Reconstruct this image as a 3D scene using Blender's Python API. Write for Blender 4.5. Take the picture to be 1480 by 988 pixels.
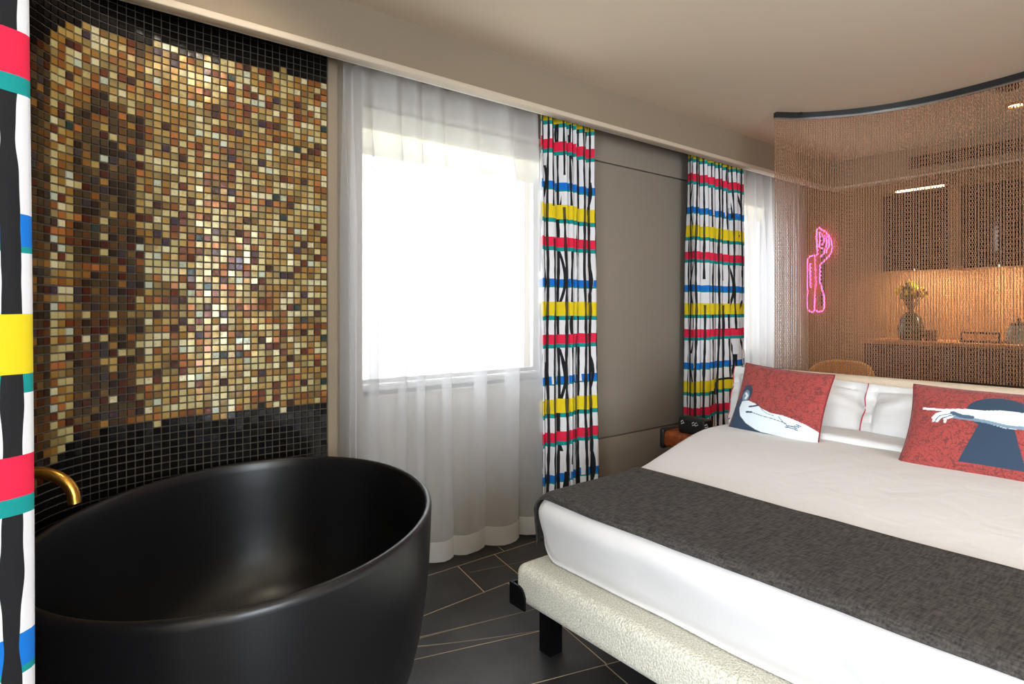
import bpy, bmesh, math, random
import numpy as np
from mathutils import Vector, Matrix, noise

for o in list(bpy.data.objects): bpy.data.objects.remove(o)
S = bpy.context.scene
COL = S.collection
PI = math.pi
random.seed(7)
R = np.random.RandomState(11)

# ------------------------------------------------------------------ camera
cd = bpy.data.cameras.new('camera'); cam = bpy.data.objects.new('camera', cd); COL.objects.link(cam)
cam.location = (0, 0, 1.27); cam.rotation_euler = (PI/2, 0, math.radians(-38.2))
cd.sensor_width = 36; cd.lens = 852/1480*36; cd.shift_y = -47/1480; cd.clip_start = .05
S.camera = cam
# ------------------------------------------------------------------ world: bright overcast sky
W = bpy.data.worlds.new('sky'); S.world = W; W.use_nodes = True
bg = W.node_tree.nodes['Background']; bg.inputs[0].default_value = (.92, .96, 1, 1); bg.inputs[1].default_value = 3.1
# portals in the window openings (they only guide the sampling of the sky) and the lamps
def portal(loc, rot, w, h):
    l = bpy.data.lights.new('window_portal', 'AREA'); l.shape = 'RECTANGLE'; l.size = w; l.size_y = h
    l.cycles.is_portal = True
    o = bpy.data.objects.new('window_portal', l); COL.objects.link(o); o.location = loc; o.rotation_euler = rot
portal((1.80, 3.03, 1.59), (-PI/2, 0, 0), 1.30, 1.45)
portal((4.72, 3.03, 1.59), (-PI/2, 0, 0), 1.11, 1.45)
def daylight(loc, rot, w, h, watts):      # added area lamps strengthen the daylight at unseen windows 3 and 4
    l = bpy.data.lights.new('window_daylight', 'AREA'); l.shape = 'RECTANGLE'; l.size = w; l.size_y = h; l.energy = watts; l.color = (.80, .90, 1)
    o = bpy.data.objects.new('window_daylight', l); COL.objects.link(o); o.location = loc; o.rotation_euler = rot
daylight((-2.74, -.55, 1.45), (0, -PI/2, 0), 2.1, 2.4, 200)
daylight((.75, -2.64, 1.45), (PI/2, 0, 0), 1.7, 1.9, 100)
LAMPS = dict(ceiling=11, niche=18, strip=4.4)
# ------------------------------------------------------------------ exposure
V = S.view_settings
S.display_settings.display_device = 'sRGB'
V.view_transform = 'Standard'; V.look = 'None'; V.gamma = 1; V.use_curve_mapping = False; V.exposure = 0.58
S.cycles.max_bounces = 8; S.cycles.transparent_max_bounces = 24
S.cycles.diffuse_bounces = 5; S.cycles.glossy_bounces = 4; S.cycles.transmission_bounces = 6
S.cycles.sample_clamp_indirect = 6; S.cycles.use_denoising = True

# ================================================================== helpers
def srgb(r, g, b, a=1):
    f = lambda c: (c/255/12.92 if c/255 <= .04045 else ((c/255+.055)/1.055)**2.4)
    return (f(r), f(g), f(b), a)

class X:
    """node socket with arithmetic"""
    def __init__(s, nt, k): s.nt = nt; s.k = k
    def _m(s, op, *a):
        n = s.nt.nodes.new('ShaderNodeMath'); n.operation = op
        for i, v in enumerate((s,)+a):
            if isinstance(v, X): s.nt.links.new(v.k, n.inputs[i])
            else: n.inputs[i].default_value = v
        return X(s.nt, n.outputs[0])
    def __add__(s, o): return s._m('ADD', o)
    def __sub__(s, o): return s._m('SUBTRACT', o)
    def __mul__(s, o): return s._m('MULTIPLY', o)
    def __truediv__(s, o): return s._m('DIVIDE', o)
    def lt(s, o): return s._m('LESS_THAN', o)
    def gt(s, o): return s._m('GREATER_THAN', o)
    def fract(s): return s._m('FRACT')
    def floor(s): return s._m('FLOOR')
    def abs(s): return s._m('ABSOLUTE')
    def sin(s): return s._m('SINE')
    def mx(s, o): return s._m('MAXIMUM', o)
    def mn(s, o): return s._m('MINIMUM', o)
    def mod(s, o): return s._m('FLOORED_MODULO', o)

class M:
    def __init__(s, name, color=(.5,.5,.5,1), rough=.6, metal=0, spec=None, **kw):
        s.m = bpy.data.materials.new(name); s.m.use_nodes = True; s.nt = s.m.node_tree
        s.b = s.nt.nodes['Principled BSDF']; s.out = s.nt.nodes['Material Output']
        s.set('Base Color', color); s.set('Roughness', rough); s.set('Metallic', metal)
        if spec is not None: s.set('Specular IOR Level', spec)
        for k, v in kw.items(): s.set(k.replace('_', ' '), v)
    def set(s, k, v):
        if isinstance(v, X): s.nt.links.new(v.k, s.b.inputs[k])
        elif hasattr(v, 'is_output'): s.nt.links.new(v, s.b.inputs[k])
        else: s.b.inputs[k].default_value = v
        return s
    def tc(s, which='Object'):
        return s.nt.nodes.new('ShaderNodeTexCoord').outputs[which]
    def xyz(s, vec):
        n = s.nt.nodes.new('ShaderNodeSeparateXYZ'); s.nt.links.new(vec, n.inputs[0])
        return [X(s.nt, k) for k in n.outputs]
    def vec(s, a, b, c):
        n = s.nt.nodes.new('ShaderNodeCombineXYZ')
        for i, v in enumerate((a, b, c)):
            if isinstance(v, X): s.nt.links.new(v.k, n.inputs[i])
            else: n.inputs[i].default_value = v
        return n.outputs[0]
    def noise(s, scale=5, detail=2, vec=None, out=0, dist=0, rough=.5):
        n = s.nt.nodes.new('ShaderNodeTexNoise'); n.inputs['Scale'].default_value = scale
        n.inputs['Detail'].default_value = detail; n.inputs['Distortion'].default_value = dist
        n.inputs['Roughness'].default_value = rough
        s.nt.links.new(vec if vec is not None else s.tc(), n.inputs['Vector'])
        return X(s.nt, n.outputs[out])
    def white(s, vec):
        n = s.nt.nodes.new('ShaderNodeTexWhiteNoise'); n.noise_dimensions = '3D'
        s.nt.links.new(vec, n.inputs['Vector']); return X(s.nt, n.outputs[0])
    def ramp(s, x, stops, const=False):
        n = s.nt.nodes.new('ShaderNodeValToRGB'); cr = n.color_ramp
        cr.interpolation = 'CONSTANT' if const else 'LINEAR'
        while len(cr.elements) < len(stops): cr.elements.new(1)
        for e, (p, c) in zip(cr.elements, stops): e.position = p; e.color = c
        s.nt.links.new(x.k, n.inputs[0]); return n.outputs[0]
    def mix(s, f, a, b):
        n = s.nt.nodes.new('ShaderNodeMix'); n.data_type = 'RGBA'
        for i, v in ((0, f), (6, a), (7, b)):
            if isinstance(v, X): s.nt.links.new(v.k, n.inputs[i])
            elif hasattr(v, 'is_output'): s.nt.links.new(v, n.inputs[i])
            else: n.inputs[i].default_value = v
        return n.outputs[2]
    def bump(s, h, strength=.3, dist=.005):
        n = s.nt.nodes.new('ShaderNodeBump'); n.inputs['Strength'].default_value = strength
        n.inputs['Distance'].default_value = dist
        s.nt.links.new(h.k if isinstance(h, X) else h, n.inputs['Height'])
        s.nt.links.new(n.outputs[0], s.b.inputs['Normal']); return s
    def attr(s, name, out='Fac'):
        n = s.nt.nodes.new('ShaderNodeAttribute'); n.attribute_name = name; return n.outputs[out]

def emit(name, col, st):
    m = M(name, col); m.set('Emission Color', col); m.set('Emission Strength', st); return m.m

class MB:
    """collects geometry, becomes ONE mesh object"""
    def __init__(s): s.v = []; s.f = []; s.n = 0; s.uv = None
    def add(s, v, f):
        v = [tuple(p) for p in v]; s.f += [tuple(i+s.n for i in q) for q in f]; s.v += v; s.n += len(v); return s
    def box(s, lo, hi, rot=None, piv=(0,0,0)):
        v = [Vector((x,y,z)) for x in (lo[0],hi[0]) for y in (lo[1],hi[1]) for z in (lo[2],hi[2])]
        if rot is not None: v = [rot @ (p-Vector(piv)) + Vector(piv) for p in v]
        return s.add(v, [(0,1,3,2),(4,6,7,5),(0,4,5,1),(2,3,7,6),(0,2,6,4),(1,5,7,3)])
    def tube(s, pts, r, seg=8, closed=False, cap=True):
        pts = [Vector(p) for p in pts]; n = len(pts)
        rr = r if hasattr(r, '__len__') else [r]*n
        V_ = []; up = None
        for i, p in enumerate(pts):
            a = pts[(i-1) % n] if (closed or i > 0) else p; b = pts[(i+1) % n] if (closed or i < n-1) else p
            t = (b-a).normalized() if (b-a).length > 1e-9 else Vector((0,0,1))
            if up is None:
                up = Vector((0,0,1)) if abs(t.z) < .9 else Vector((1,0,0))
            x = (up - t*up.dot(t)).normalized(); up = x; y = t.cross(x)
            for k in range(seg):
                an = 2*PI*k/seg; V_.append(p + (x*math.cos(an)+y*math.sin(an))*rr[i])
        F_ = []
        for i in range(n if closed else n-1):
            for k in range(seg):
                a = i*seg+k; b = i*seg+(k+1) % seg; j = ((i+1) % n)*seg
                F_.append((a, b, j+(k+1) % seg, j+k))
        if cap and not closed:
            F_.append(tuple(range(seg))[::-1]); F_.append(tuple((n-1)*seg+k for k in range(seg)))
        return s.add(V_, F_)
    def lathe(s, prof, c=(0,0,0), seg=32, sx=1, sy=1, rot=0):
        V_ = []; m = len(prof)
        for r, z in prof:
            for k in range(seg):
                a = 2*PI*k/seg; x = r*math.cos(a)*sx; y = r*math.sin(a)*sy
                V_.append((c[0]+x*math.cos(rot)-y*math.sin(rot), c[1]+x*math.sin(rot)+y*math.cos(rot), c[2]+z))
        F_ = [(i*seg+k, i*seg+(k+1) % seg, (i+1)*seg+(k+1) % seg, (i+1)*seg+k) for i in range(m-1) for k in range(seg)]
        F_.append(tuple(range(seg))[::-1]); F_.append(tuple((m-1)*seg+k for k in range(seg)))
        return s.add(V_, F_)
    def prism(s, poly, z0, z1):
        n = len(poly)
        v = [(x,y,z0) for x,y in poly]+[(x,y,z1) for x,y in poly]
        f = [tuple(range(n))[::-1], tuple(range(n,2*n))]+[(i,(i+1)%n,n+(i+1)%n,n+i) for i in range(n)]
        return s.add(v, f)
    def build(s, name, mat, parent=None, smooth=False, bevel=0, seg=2, angle=None):
        me = bpy.data.meshes.new(name); me.from_pydata(s.v, [], s.f)
        if mat is not None: me.materials.append(mat.m if isinstance(mat, M) else mat)
        bm = bmesh.new(); bm.from_mesh(me); bmesh.ops.recalc_face_normals(bm, faces=bm.faces)
        if bevel:
            bmesh.ops.bevel(bm, geom=[e for e in bm.edges if len(e.link_faces)==2 and e.calc_face_angle(0) > .5], offset=bevel, segments=seg, profile=.5, affect='EDGES')
        bm.to_mesh(me); bm.free()
        if smooth or bevel: me.polygons.foreach_set('use_smooth', [True]*len(me.polygons))
        o = bpy.data.objects.new(name, me); COL.objects.link(o)
        if smooth or bevel:
            try: me.set_sharp_from_angle(angle=math.radians(angle or 50))
            except Exception: pass
        if parent:
            o.parent = parent; o.location = -parent.matrix_basis.to_translation() if parent.get('_abs') else o.location
        return o

def thing(name, label, cat, loc=(0,0,0), group=None):
    """Empty at the base; children are modelled in world coordinates"""
    o = bpy.data.objects.new(name, None); COL.objects.link(o); o.location = loc; o['_abs'] = 1
    o.empty_display_size = .1
    o['label'] = label; o['category'] = cat
    if group: o['group'] = group
    return o
def tag(o, label, cat, group=None):
    o['label'] = label; o['category'] = cat
    if group: o['group'] = group
    return o
def struct(o): o['kind'] = 'structure'; return o
def sub(o): o['_abs'] = 0; return o      # children of a part share its frame

def rbox(lo, hi, r, n=(10,10,6), deform=None):
    """rounded box as a grid"""
    lo = Vector(lo); hi = Vector(hi); V_ = []; idx = {}; F_ = []
    def ax(k, i):
        t = i/n[k]; L = hi[k]-lo[k]
        # denser near the ends
        e = min(r/L, .45)
        m = n[k]; q = max(2, m//4)
        if i <= q: return lo[k]+e*L*i/q
        if i >= m-q: return hi[k]-e*L*(m-i)/q
        return lo[k]+L*(e+(1-2*e)*(i-q)/(m-2*q))
    def vid(i,j,k):
        key = (i,j,k)
        if key not in idx:
            p = Vector((ax(0,i), ax(1,j), ax(2,k)))
            c = Vector([min(max(p[a], lo[a]+r), hi[a]-r) for a in range(3)])
            d = p-c
            if d.length > 1e-9: p = c+d.normalized()*r
            if deform: p = deform(p)
            idx[key] = len(V_); V_.append(p)
        return idx[key]
    for i in range(n[0]):
        for j in range(n[1]):
            for k in (0, n[2]):
                F_.append((vid(i,j,k),vid(i+1,j,k),vid(i+1,j+1,k),vid(i,j+1,k)))
    for i in range(n[0]):
        for k in range(n[2]):
            for j in (0, n[1]):
                F_.append((vid(i,j,k),vid(i+1,j,k),vid(i+1,j,k+1),vid(i,j,k+1)))
    for j in range(n[1]):
        for k in range(n[2]):
            for i in (0, n[0]):
                F_.append((vid(i,j,k),vid(i,j+1,k),vid(i,j+1,k+1),vid(i,j,k+1)))
    return MB().add(V_, F_)
def sstep(a, b, x): t = min(1, max(0, (x-a)/(b-a))); return t*t*(3-2*t)

# ================================================================== materials
m_ceil = M('ceiling_paint', srgb(222,204,178), .9)
m_ceil.bump(m_ceil.noise(60, 3), .05, .002)
m_wall = M('wall_paint', srgb(158,148,132), .85); m_wall.bump(m_wall.noise(80, 3), .06, .002)
m_val = M('valance_paint', srgb(146,130,110), .8)
m_lip = M('valance_lip', srgb(206,190,168), .6)
m_panel = M('fabric_panel', srgb(142,131,118), .9)
m_panel.bump(m_panel.noise(600, 2), .2, .001)
m_dark = M('near_black_paint', srgb(24,22,22), .45)
m_blackmetal = M('black_metal', srgb(18,18,20), .4, .6)
m_white = M('white_frame', srgb(225,225,222), .4)
m_chrome = M('steel', srgb(190,190,190), .25, 1)
m_brass = M('brushed_brass', srgb(214,160,72), .28, 1)
m_grout_floor = M('floor_joint', srgb(196,172,140), .8)
# slate floor tile with thin pale veins
m_floor = M('slate_tile', (.03,.03,.03,1), .38)
_p = m_floor.xyz(m_floor.tc())
_n = m_floor.noise(1, 0, vec=m_floor.vec(_p[0]*.5+3, _p[1]*2.2+_p[0]*.5, 0)); _n2 = m_floor.noise(1, 1, vec=m_floor.vec(_p[0]*1.1+9, _p[1]*1.5+2, 0))
_vein = (_n-.5).abs().lt(.0020) * m_floor.noise(3, 1).gt(.45)
_base = m_floor.ramp(m_floor.noise(5, 5), [(.3, srgb(40,38,38)), (.7, srgb(58,56,56))])
m_floor.set('Base Color', m_floor.mix(_vein, _base, srgb(140,122,100)))
m_floor.bump(m_floor.noise(40, 4), .08, .002)
# tiles
m_tile = M('iridescent_glass_tile', (.3,.2,.1,1), .22, .25)
_rnd = (X(m_tile.nt, m_tile.attr('rnd')) + X(m_tile.nt, m_tile.nt.nodes.new('ShaderNodeObjectInfo').outputs['Random'])).fract()
_c = m_tile.ramp(_rnd, [(0, srgb(188,172,118)), (.17, srgb(172,142,78)), (.31, srgb(150,110,48)), (.43, srgb(212,202,160)), (.52, srgb(142,122,74)),
    (.64, srgb(134,80,34)), (.73, srgb(168,102,50)), (.78, srgb(98,46,24)), (.84, srgb(122,94,48)), (.90, srgb(64,36,26)), (.94, srgb(186,192,168)), (.97, srgb(60,44,58)), (.985, srgb(40,58,54))], True)
_mot = m_tile.noise(70, 3, dist=1.0)
_c = m_tile.mix((_mot-.35)*.9, _c, srgb(120,62,24)) if False else m_tile.mix(_mot.gt(.60)*.35, _c, srgb(140,80,30))
m_tile.set('Base Color', _c)
m_tile.bump(m_tile.noise(25, 2), .35, .003)
m_tileb = M('brown_glass_tile', (.05,.03,.02,1), .2, .3)  # gold tiles where dark reflections are put into a brown colour
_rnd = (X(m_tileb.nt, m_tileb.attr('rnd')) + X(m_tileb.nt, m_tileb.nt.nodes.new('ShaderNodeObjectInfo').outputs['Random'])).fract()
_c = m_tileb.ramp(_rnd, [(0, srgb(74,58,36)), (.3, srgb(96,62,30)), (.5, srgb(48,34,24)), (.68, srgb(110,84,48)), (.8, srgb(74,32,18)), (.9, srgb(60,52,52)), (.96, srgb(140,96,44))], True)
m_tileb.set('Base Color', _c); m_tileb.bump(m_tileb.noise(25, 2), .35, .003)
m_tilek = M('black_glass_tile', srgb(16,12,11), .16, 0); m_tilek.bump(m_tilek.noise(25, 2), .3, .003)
m_grout = M('mosaic_grout', srgb(76,68,58), .9)
# cloth
def cloth(name, c, rough=.9, sc=500, st=.15, sheen=.2):
    m = M(name, c, rough); m.set('Sheen Weight', sheen); m.bump(m.noise(sc, 2), st, .001); return m
m_linen = cloth('white_linen', srgb(214,210,208))
m_linen.bump(m_linen.noise(7, 4, dist=.6), .25, .02)
m_pillow = cloth('white_cotton', srgb(228,228,228)); m_pillow.bump(m_pillow.noise(9, 3, dist=.8), .3, .02)
m_redtrim = cloth('red_trim', srgb(190,48,62))
m_boucle = M('cream_boucle', srgb(222,212,190), .95); m_boucle.bump(m_boucle.noise(170, 3), .9, .006)
m_boucle.set('Base Color', m_boucle.ramp(m_boucle.noise(200, 2), [(.35, srgb(186,180,162)), (.65, srgb(226,222,208))]))
m_headb = M('peach_boucle', srgb(230,210,186), .95); m_headb.bump(m_headb.noise(120, 3), .8, .005)  # cream boucle with the warm light painted into its colour
m_runner = M('charcoal_weave', srgb(60,56,54), .95); 
_q = m_runner.xyz(m_runner.tc())
_w = m_runner.noise(1, 3, vec=m_runner.vec(_q[0]*200, _q[1]*34, _q[2]*34)); _w2 = m_runner.noise(1, 3, vec=m_runner.vec(_q[0]*30, _q[1]*180, _q[2]*180))
m_runner.set('Base Color', m_runner.ramp(_w*.5+_w2*.5, [(.36, srgb(26,24,23)), (.64, srgb(78,72,67))])); m_runner.bump(_w+_w2, .4, .002)
# matte black bathtub
m_tub = M('matte_black_stone', srgb(20,20,22), .33, 0, .5)
# wood
def wood(name, c1, c2, sc=(3,3,40), rough=.45):
    m = M(name, c1, rough); p = m.xyz(m.tc())
    n = m.noise(1, 4, vec=m.vec(p[0]*sc[0], p[1]*sc[1], p[2]*sc[2]), dist=.8)
    m.set('Base Color', m.ramp(n, [(.3, c1), (.7, c2)])); return m
m_oak = wood('orange_wood', srgb(120,54,22), srgb(170,86,38), (6,30,30))
m_walnut = wood('dark_walnut', srgb(48,27,18), srgb(80,46,30), (30,30,3))
m_walltan = wood('wall_veneer', srgb(128,90,54), srgb(150,108,66), (30,30,2), .6)
m_rattan = M('rattan', srgb(232,160,70), .5)
m_bronze = M('copper_chain', srgb(184,140,108), .42, .4)
m_glassdark = M('smoked_glass', srgb(34,25,21), .15, .2)
m_neon = emit('pink_neon', (1, .10, .42, 1), 3.2)
m_led = emit('warm_led', (1, .70, .40, 1), 6)
m_lens = emit('lamp_lens', (1, .78, .5, 1), 5)

def curtain_mat(name, off=0.0, voff=0.0, wave=1.0, over_s=.9, pitch=.033, wmax=.0085):
    m = M(name, (.8,.8,.8,1), .85); n = m.nt
    u, v, _ = m.xyz(m.tc('UV'))
    wob = (m.noise(1, 2, vec=m.vec(u*8, v*10, 0)) - .5)
    vv = v + wob*.012 + voff
    q = ((vv*-1 + 1.10 + 5*.557)/.557 + .05).fract()
    rng = lambda a, b: q.gt(a)*q.lt(b)
    red = rng(0, .10); t1 = rng(.10, .142); blue = rng(.43, .505) * m.noise(1, 1, vec=m.vec(u*22, v*1.5, 7)).gt(.36); t2 = rng(.505, .52)
    yel = rng(.665, .81); t3 = rng(.81, .855)
    u2 = u + off
    idx = (u2/pitch).floor(); wn = m.white(m.vec(idx, 3.3, 1.7))
    # strokes lean and wave, each in its own way
    amp = .0025*wave
    uu = u2 + ((v*7.0 + wn*6.3).sin())*amp + (m.noise(1, 1, vec=m.vec(idx, v*5, 2))-.5)*(.007*wave)
    d = ((uu/pitch).fract() - .5).abs()*pitch
    wd = m.noise(1, 1, vec=m.vec(idx*3, v*9, 4))*wmax + .0015
    blk = d.lt(wd)
    gaps = m.white(m.vec(idx, (v/.186).floor(), 9)).gt(.07)
    over = wn.lt(.62)
    if wave == 1.0:
        u3 = u2 + ((v*11.28 + 1.0).sin())*.020 + (m.noise(1, 1, vec=m.vec(u2*2, v*4, 5))-.5)*.02
        big = ((u3/.17).fract()-.5).abs()*.17
        blk = blk.mx(big.lt(m.noise(1, 1, vec=m.vec(3, v*8, 4))*.010 + .001)*m.noise(1, 0, vec=m.vec((u3/.17).floor()*5, v*4, 8)).gt(.42))
    bands = red.mx(yel).mx(t1)
    vis = blk*gaps*(bands*-1 + 1).mx(over*over_s)
    c = m.mix(red, srgb(238,236,238), srgb(236,30,72)); c = m.mix(t1.mx(t2).mx(t3), c, srgb(0,150,146)); c = m.mix(blue, c, srgb(0,118,212))
    c = m.mix(yel, c, srgb(238,212,20)); c = m.mix(vis, c, srgb(20,20,24))
    m.set('Base Color', c); m.bump(m.noise(500, 1), .1, .001)
    # a little daylight through the cloth
    tr = n.nodes.new('ShaderNodeBsdfTranslucent'); n.links.new(c, tr.inputs[0])
    mx = n.nodes.new('ShaderNodeMixShader'); mx.inputs[0].default_value = .12
    n.links.new(m.b.outputs[0], mx.inputs[1]); n.links.new(tr.outputs[0], mx.inputs[2]); n.links.new(mx.outputs[0], m.out.inputs[0])
    return m
m_print = curtain_mat('printed_curtain')
m_print_near = curtain_mat('printed_curtain_near', .061, .050, .4, 0, .062, .015)
def sheer_mat(name, a, col):
    m = bpy.data.materials.new(name); m.use_nodes = True; n = m.node_tree; n.nodes.remove(n.nodes['Principled BSDF'])
    t = n.nodes.new('ShaderNodeBsdfTransparent'); tl = n.nodes.new('ShaderNodeBsdfTranslucent'); d = n.nodes.new('ShaderNodeBsdfDiffuse')
    tl.inputs[0].default_value = col; d.inputs[0].default_value = col
    m1 = n.nodes.new('ShaderNodeMixShader'); m1.inputs[0].default_value = .5
    n.links.new(tl.outputs[0], m1.inputs[1]); n.links.new(d.outputs[0], m1.inputs[2])
    m2 = n.nodes.new('ShaderNodeMixShader'); m2.inputs[0].default_value = a
    n.links.new(t.outputs[0], m2.inputs[1]); n.links.new(m1.outputs[0], m2.inputs[2])
    n.links.new(m2.outputs[0], n.nodes['Material Output'].inputs[0]); return m
m_sheer = sheer_mat('white_voile', .50, (.80,.80,.81,1))
m_blind = sheer_mat('cream_blind', .8, (.88,.84,.70,1))
m_hem = sheer_mat('voile_hem', .9, (.88,.86,.84,1))
m_glass = bpy.data.materials.new('window_glass'); m_glass.use_nodes = True
_n = m_glass.node_tree; _g = _n.nodes.new('ShaderNodeBsdfGlossy'); _g.inputs['Roughness'].default_value = .02; _t = _n.nodes.new('ShaderNodeBsdfTransparent')
_x = _n.nodes.new('ShaderNodeMixShader'); _x.inputs[0].default_value = .07; _n.links.new(_t.outputs[0], _x.inputs[1]); _n.links.new(_g.outputs[0], _x.inputs[2]); _n.links.new(_x.outputs[0], _n.nodes['Material Output'].inputs[0])

# ================================================================== room shell
CE = 2.59; XR = 5.66; XL = -2.6; YN = -2.5; YW = 2.70
def wall_with_holes(name, x0, x1, y0, y1, holes, mat):
    """wall along X between y0 (room side) and y1, holes as (xa, xb, za, zb)"""
    b = MB(); xs = x0
    for xa, xb, za, zb in holes:
        b.box((xs,y0,-.1),(xa,y1,CE+.1)); b.box((xa,y0,-.1),(xb,y1,za)); b.box((xa,y0,zb),(xb,y1,CE+.1)); xs = xb
    b.box((xs,y0,-.1),(x1,y1,CE+.1)); return struct(b.build(name, mat))
WIN = [(1.20,2.50,.845,2.30),(4.14,5.25,.845,2.30)]
wall_w = wall_with_holes('wall_window', -.9, XR+.25, YW, 3.05, WIN, m_wall)
struct(MB().box((XL-.2,YN-.2,CE),(XR+.25,3.05,CE+.15)).build('ceiling', m_ceil))
struct(MB().box((XR,YN-.2,-.1),(XR+.25,YW,CE+.1)).build('wall_right', m_walltan))
m_wall2 = M('light_wall_paint', srgb(214,206,192), .9)
b = MB(); b.box((XL-.2,YN-.2,-.1),(-.1,YN,CE+.1)); b.box((1.6,YN-.2,-.1),(XR,YN,CE+.1)); b.box((-.1,YN-.2,-.1),(1.6,YN,.5)); b.box((-.1,YN-.2,2.4),(1.6,YN,CE+.1))
struct(b.build('wall_near', m_wall2))
w4 = struct(thing('window_4', '', '', (.75,YN-.1,.5))); del w4['label']; del w4['category']
b = MB()
for x in (-.1,.73,1.55): b.box((x,YN-.12,.5),(x+.05,YN-.06,2.4))
for z in (.5,2.35): b.box((-.05,YN-.12,z),(1.55,YN-.06,z+.05))
b.build('window_frame', m_white, w4, bevel=.004)
MB().box((-.05,YN-.10,.55),(1.55,YN-.095,2.35)).build('pane', m_glass, w4)
b = MB(); b.box((XL-.2,YN,-.1),(XL,-1.75,CE+.1)); b.box((XL-.2,.65,-.1),(XL,1.3,CE+.1)); b.box((XL-.2,-1.75,-.1),(XL,.65,.4)); b.box((XL-.2,-1.75,2.5),(XL,.65,CE+.1))
struct(b.build('wall_left', m_wall2))
# third window, in the wall behind the camera's left
w3 = struct(thing('window_3', '', '', (XL-.1,-.55,.4))); del w3['label']; del w3['category']
b = MB()
for y in (-1.75,-.58,.60): b.box((XL-.12,y,.4),(XL-.06,y+.05,2.5))
for z in (.4,2.45): b.box((XL-.12,-1.70,z),(XL-.06,.60,z+.05))
b.build('window_frame', m_white, w3, bevel=.004)
MB().box((XL-.10,-1.70,.45),(XL-.095,.60,2.45)).build('pane', m_glass, w3)
struct(MB().box((XL-.2,1.3,-.1),(-.25,1.4,CE+.1)).build('wall_alcove', m_wall))
# windows 1 and 2
for i, (xa, xb, za, zb) in enumerate(WIN):
    w = thing('window_%d' % (i+1), '', '', ((xa+xb)/2, 2.9, za)); del w['label']; del w['category']; struct(w)
    b = MB(); y0, y1 = 2.86, 2.92
    b.box((xa,y0,za),(xa+.03,y1,zb)); b.box((xb-.03,y0,za),(xb,y1,zb)); b.box((xa+.03,y0,za),(xb-.03,y1,za+.03)); b.box((xa+.03,y0,zb-.06),(xb-.03,y1,zb))
    b.build('window_frame', m_white, w, bevel=.004)
    s = MB(); s.box((xa+.035,2.875,zb-.22),(xb-.035,2.905,zb-.19)); s.box((xa+.035,2.875,za+.035),(xa+.065,2.905,zb-.22)); s.box((xb-.065,2.875,za+.035),(xb-.035,2.905,zb-.22)); s.box((xa+.065,2.875,za+.035),(xb-.065,2.905,za+.06))
    s.build('sash', m_white, w, bevel=.003)
    MB().box((xa+.03,2.888,za+.03),(xb-.03,2.892,zb-.06)).build('pane', m_glass, w)
    MB().box((xa,2.69,za-.012),(xb,2.86,za)).build('window_sill', m_wall, w, bevel=.006)
    MB().box((xa-.02,2.685,za-.12),(xb+.02,2.70,za-.03)).build('apron', m_wall, w, bevel=.003)
    bl = M('blind_cloth', srgb(226,220,196), .9)
    MB().box((xa+.06,2.84,zb-.235),(xb-.06,2.843,zb-.09)).build('blind_cloth', m_blind, w); MB().box((xa+.02,2.80,zb-.10),(xb-.02,2.86,zb)).build('blind_box', bl, w, bevel=.01)
# padded wall panels between the curtains
for za, zb in ((.0,.43),(.438,2.222),(2.230,2.60)):
    MB().box((2.50,2.64,za),(3.90,2.70,zb)).build('wall_panel', m_panel, wall_w, bevel=.003)
# post between mosaic and sheer curtain
struct(MB().box((.985,2.585,0),(1.03,2.70,2.59)).build('trim_1', m_val, bevel=.004))
# valance box along the window wall and soffit over the kitchenette
val = struct(MB().box((-.9,2.42,2.37),(5.55,2.445,CE)).build('trim_2', m_val))
MB().box((-.9,2.395,2.345),(5.55,2.45,2.372)).build('valance_lip', m_lip, val, bevel=.004)
MB().box((-.9,2.455,2.352),(5.55,2.475,2.37)).build('curtain_rail', m_white, val, bevel=.002)
sof = struct(MB().box((5.55,-2.5,2.36),(5.66,2.42,CE)).build('trim_3', m_val))
MB().box((5.535,-2.5,2.345),(5.66,2.42,2.362)).build('soffit_lip', m_lip, sof, bevel=.003)
# floor: sub floor in joint colour, slate tiles on it
flo = struct(MB().box((XL-.2,YN-.2,-.12),(XR+.25,3.05,-.0008)).build('floor', m_grout_floor))
def clip(poly, n, c):      # keep n.p <= c
    out = []
    for i in range(len(poly)):
        a = poly[i]; q = poly[(i+1) % len(poly)]; da = a[0]*n[0]+a[1]*n[1]-c; dq = q[0]*n[0]+q[1]*n[1]-c
        if da <= 0: out.append(a)
        if (da < 0) != (dq < 0) and abs(da-dq) > 1e-9:
            t = da/(da-dq); out.append((a[0]+(q[0]-a[0])*t, a[1]+(q[1]-a[1])*t))
    return out
def cut(poly, p, ang, g=.0026):
    n = (-math.sin(ang), math.cos(ang)); c = n[0]*p[0]+n[1]*p[1]
    return clip(poly, n, c-g), clip(poly, (-n[0],-n[1]), -c-g)
A16 = math.radians(-16); rows = []
rest = [(XL,YN),(XR,YN),(XR,YW),(XL,YW)]
cuts = [((1.29,1.53+.29*-k*1.04), A16) for k in range(16, 0, -1)] + [((1.29,1.53), A16), ((1.05,1.9), A16), ((1.23,2.15), math.radians(2)), ((1.23,2.46), math.radians(0))]
for p, a in cuts:
    lo_, rest = cut(rest, p, a); rows.append(lo_)
rows.append(rest)
def first_joint(i):
    return {len(rows)-5: (1.60,1.60), len(rows)-4: (1.58,1.46+.2), len(rows)-3: (1.045,1.82), len(rows)-2: (1.60,2.36)}.get(i)
nt = 0
special = {len(rows)-4: [1.60, .45,-.7], len(rows)-3: [1.61, 1.045], len(rows)-2: [1.80, 1.25]}
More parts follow.
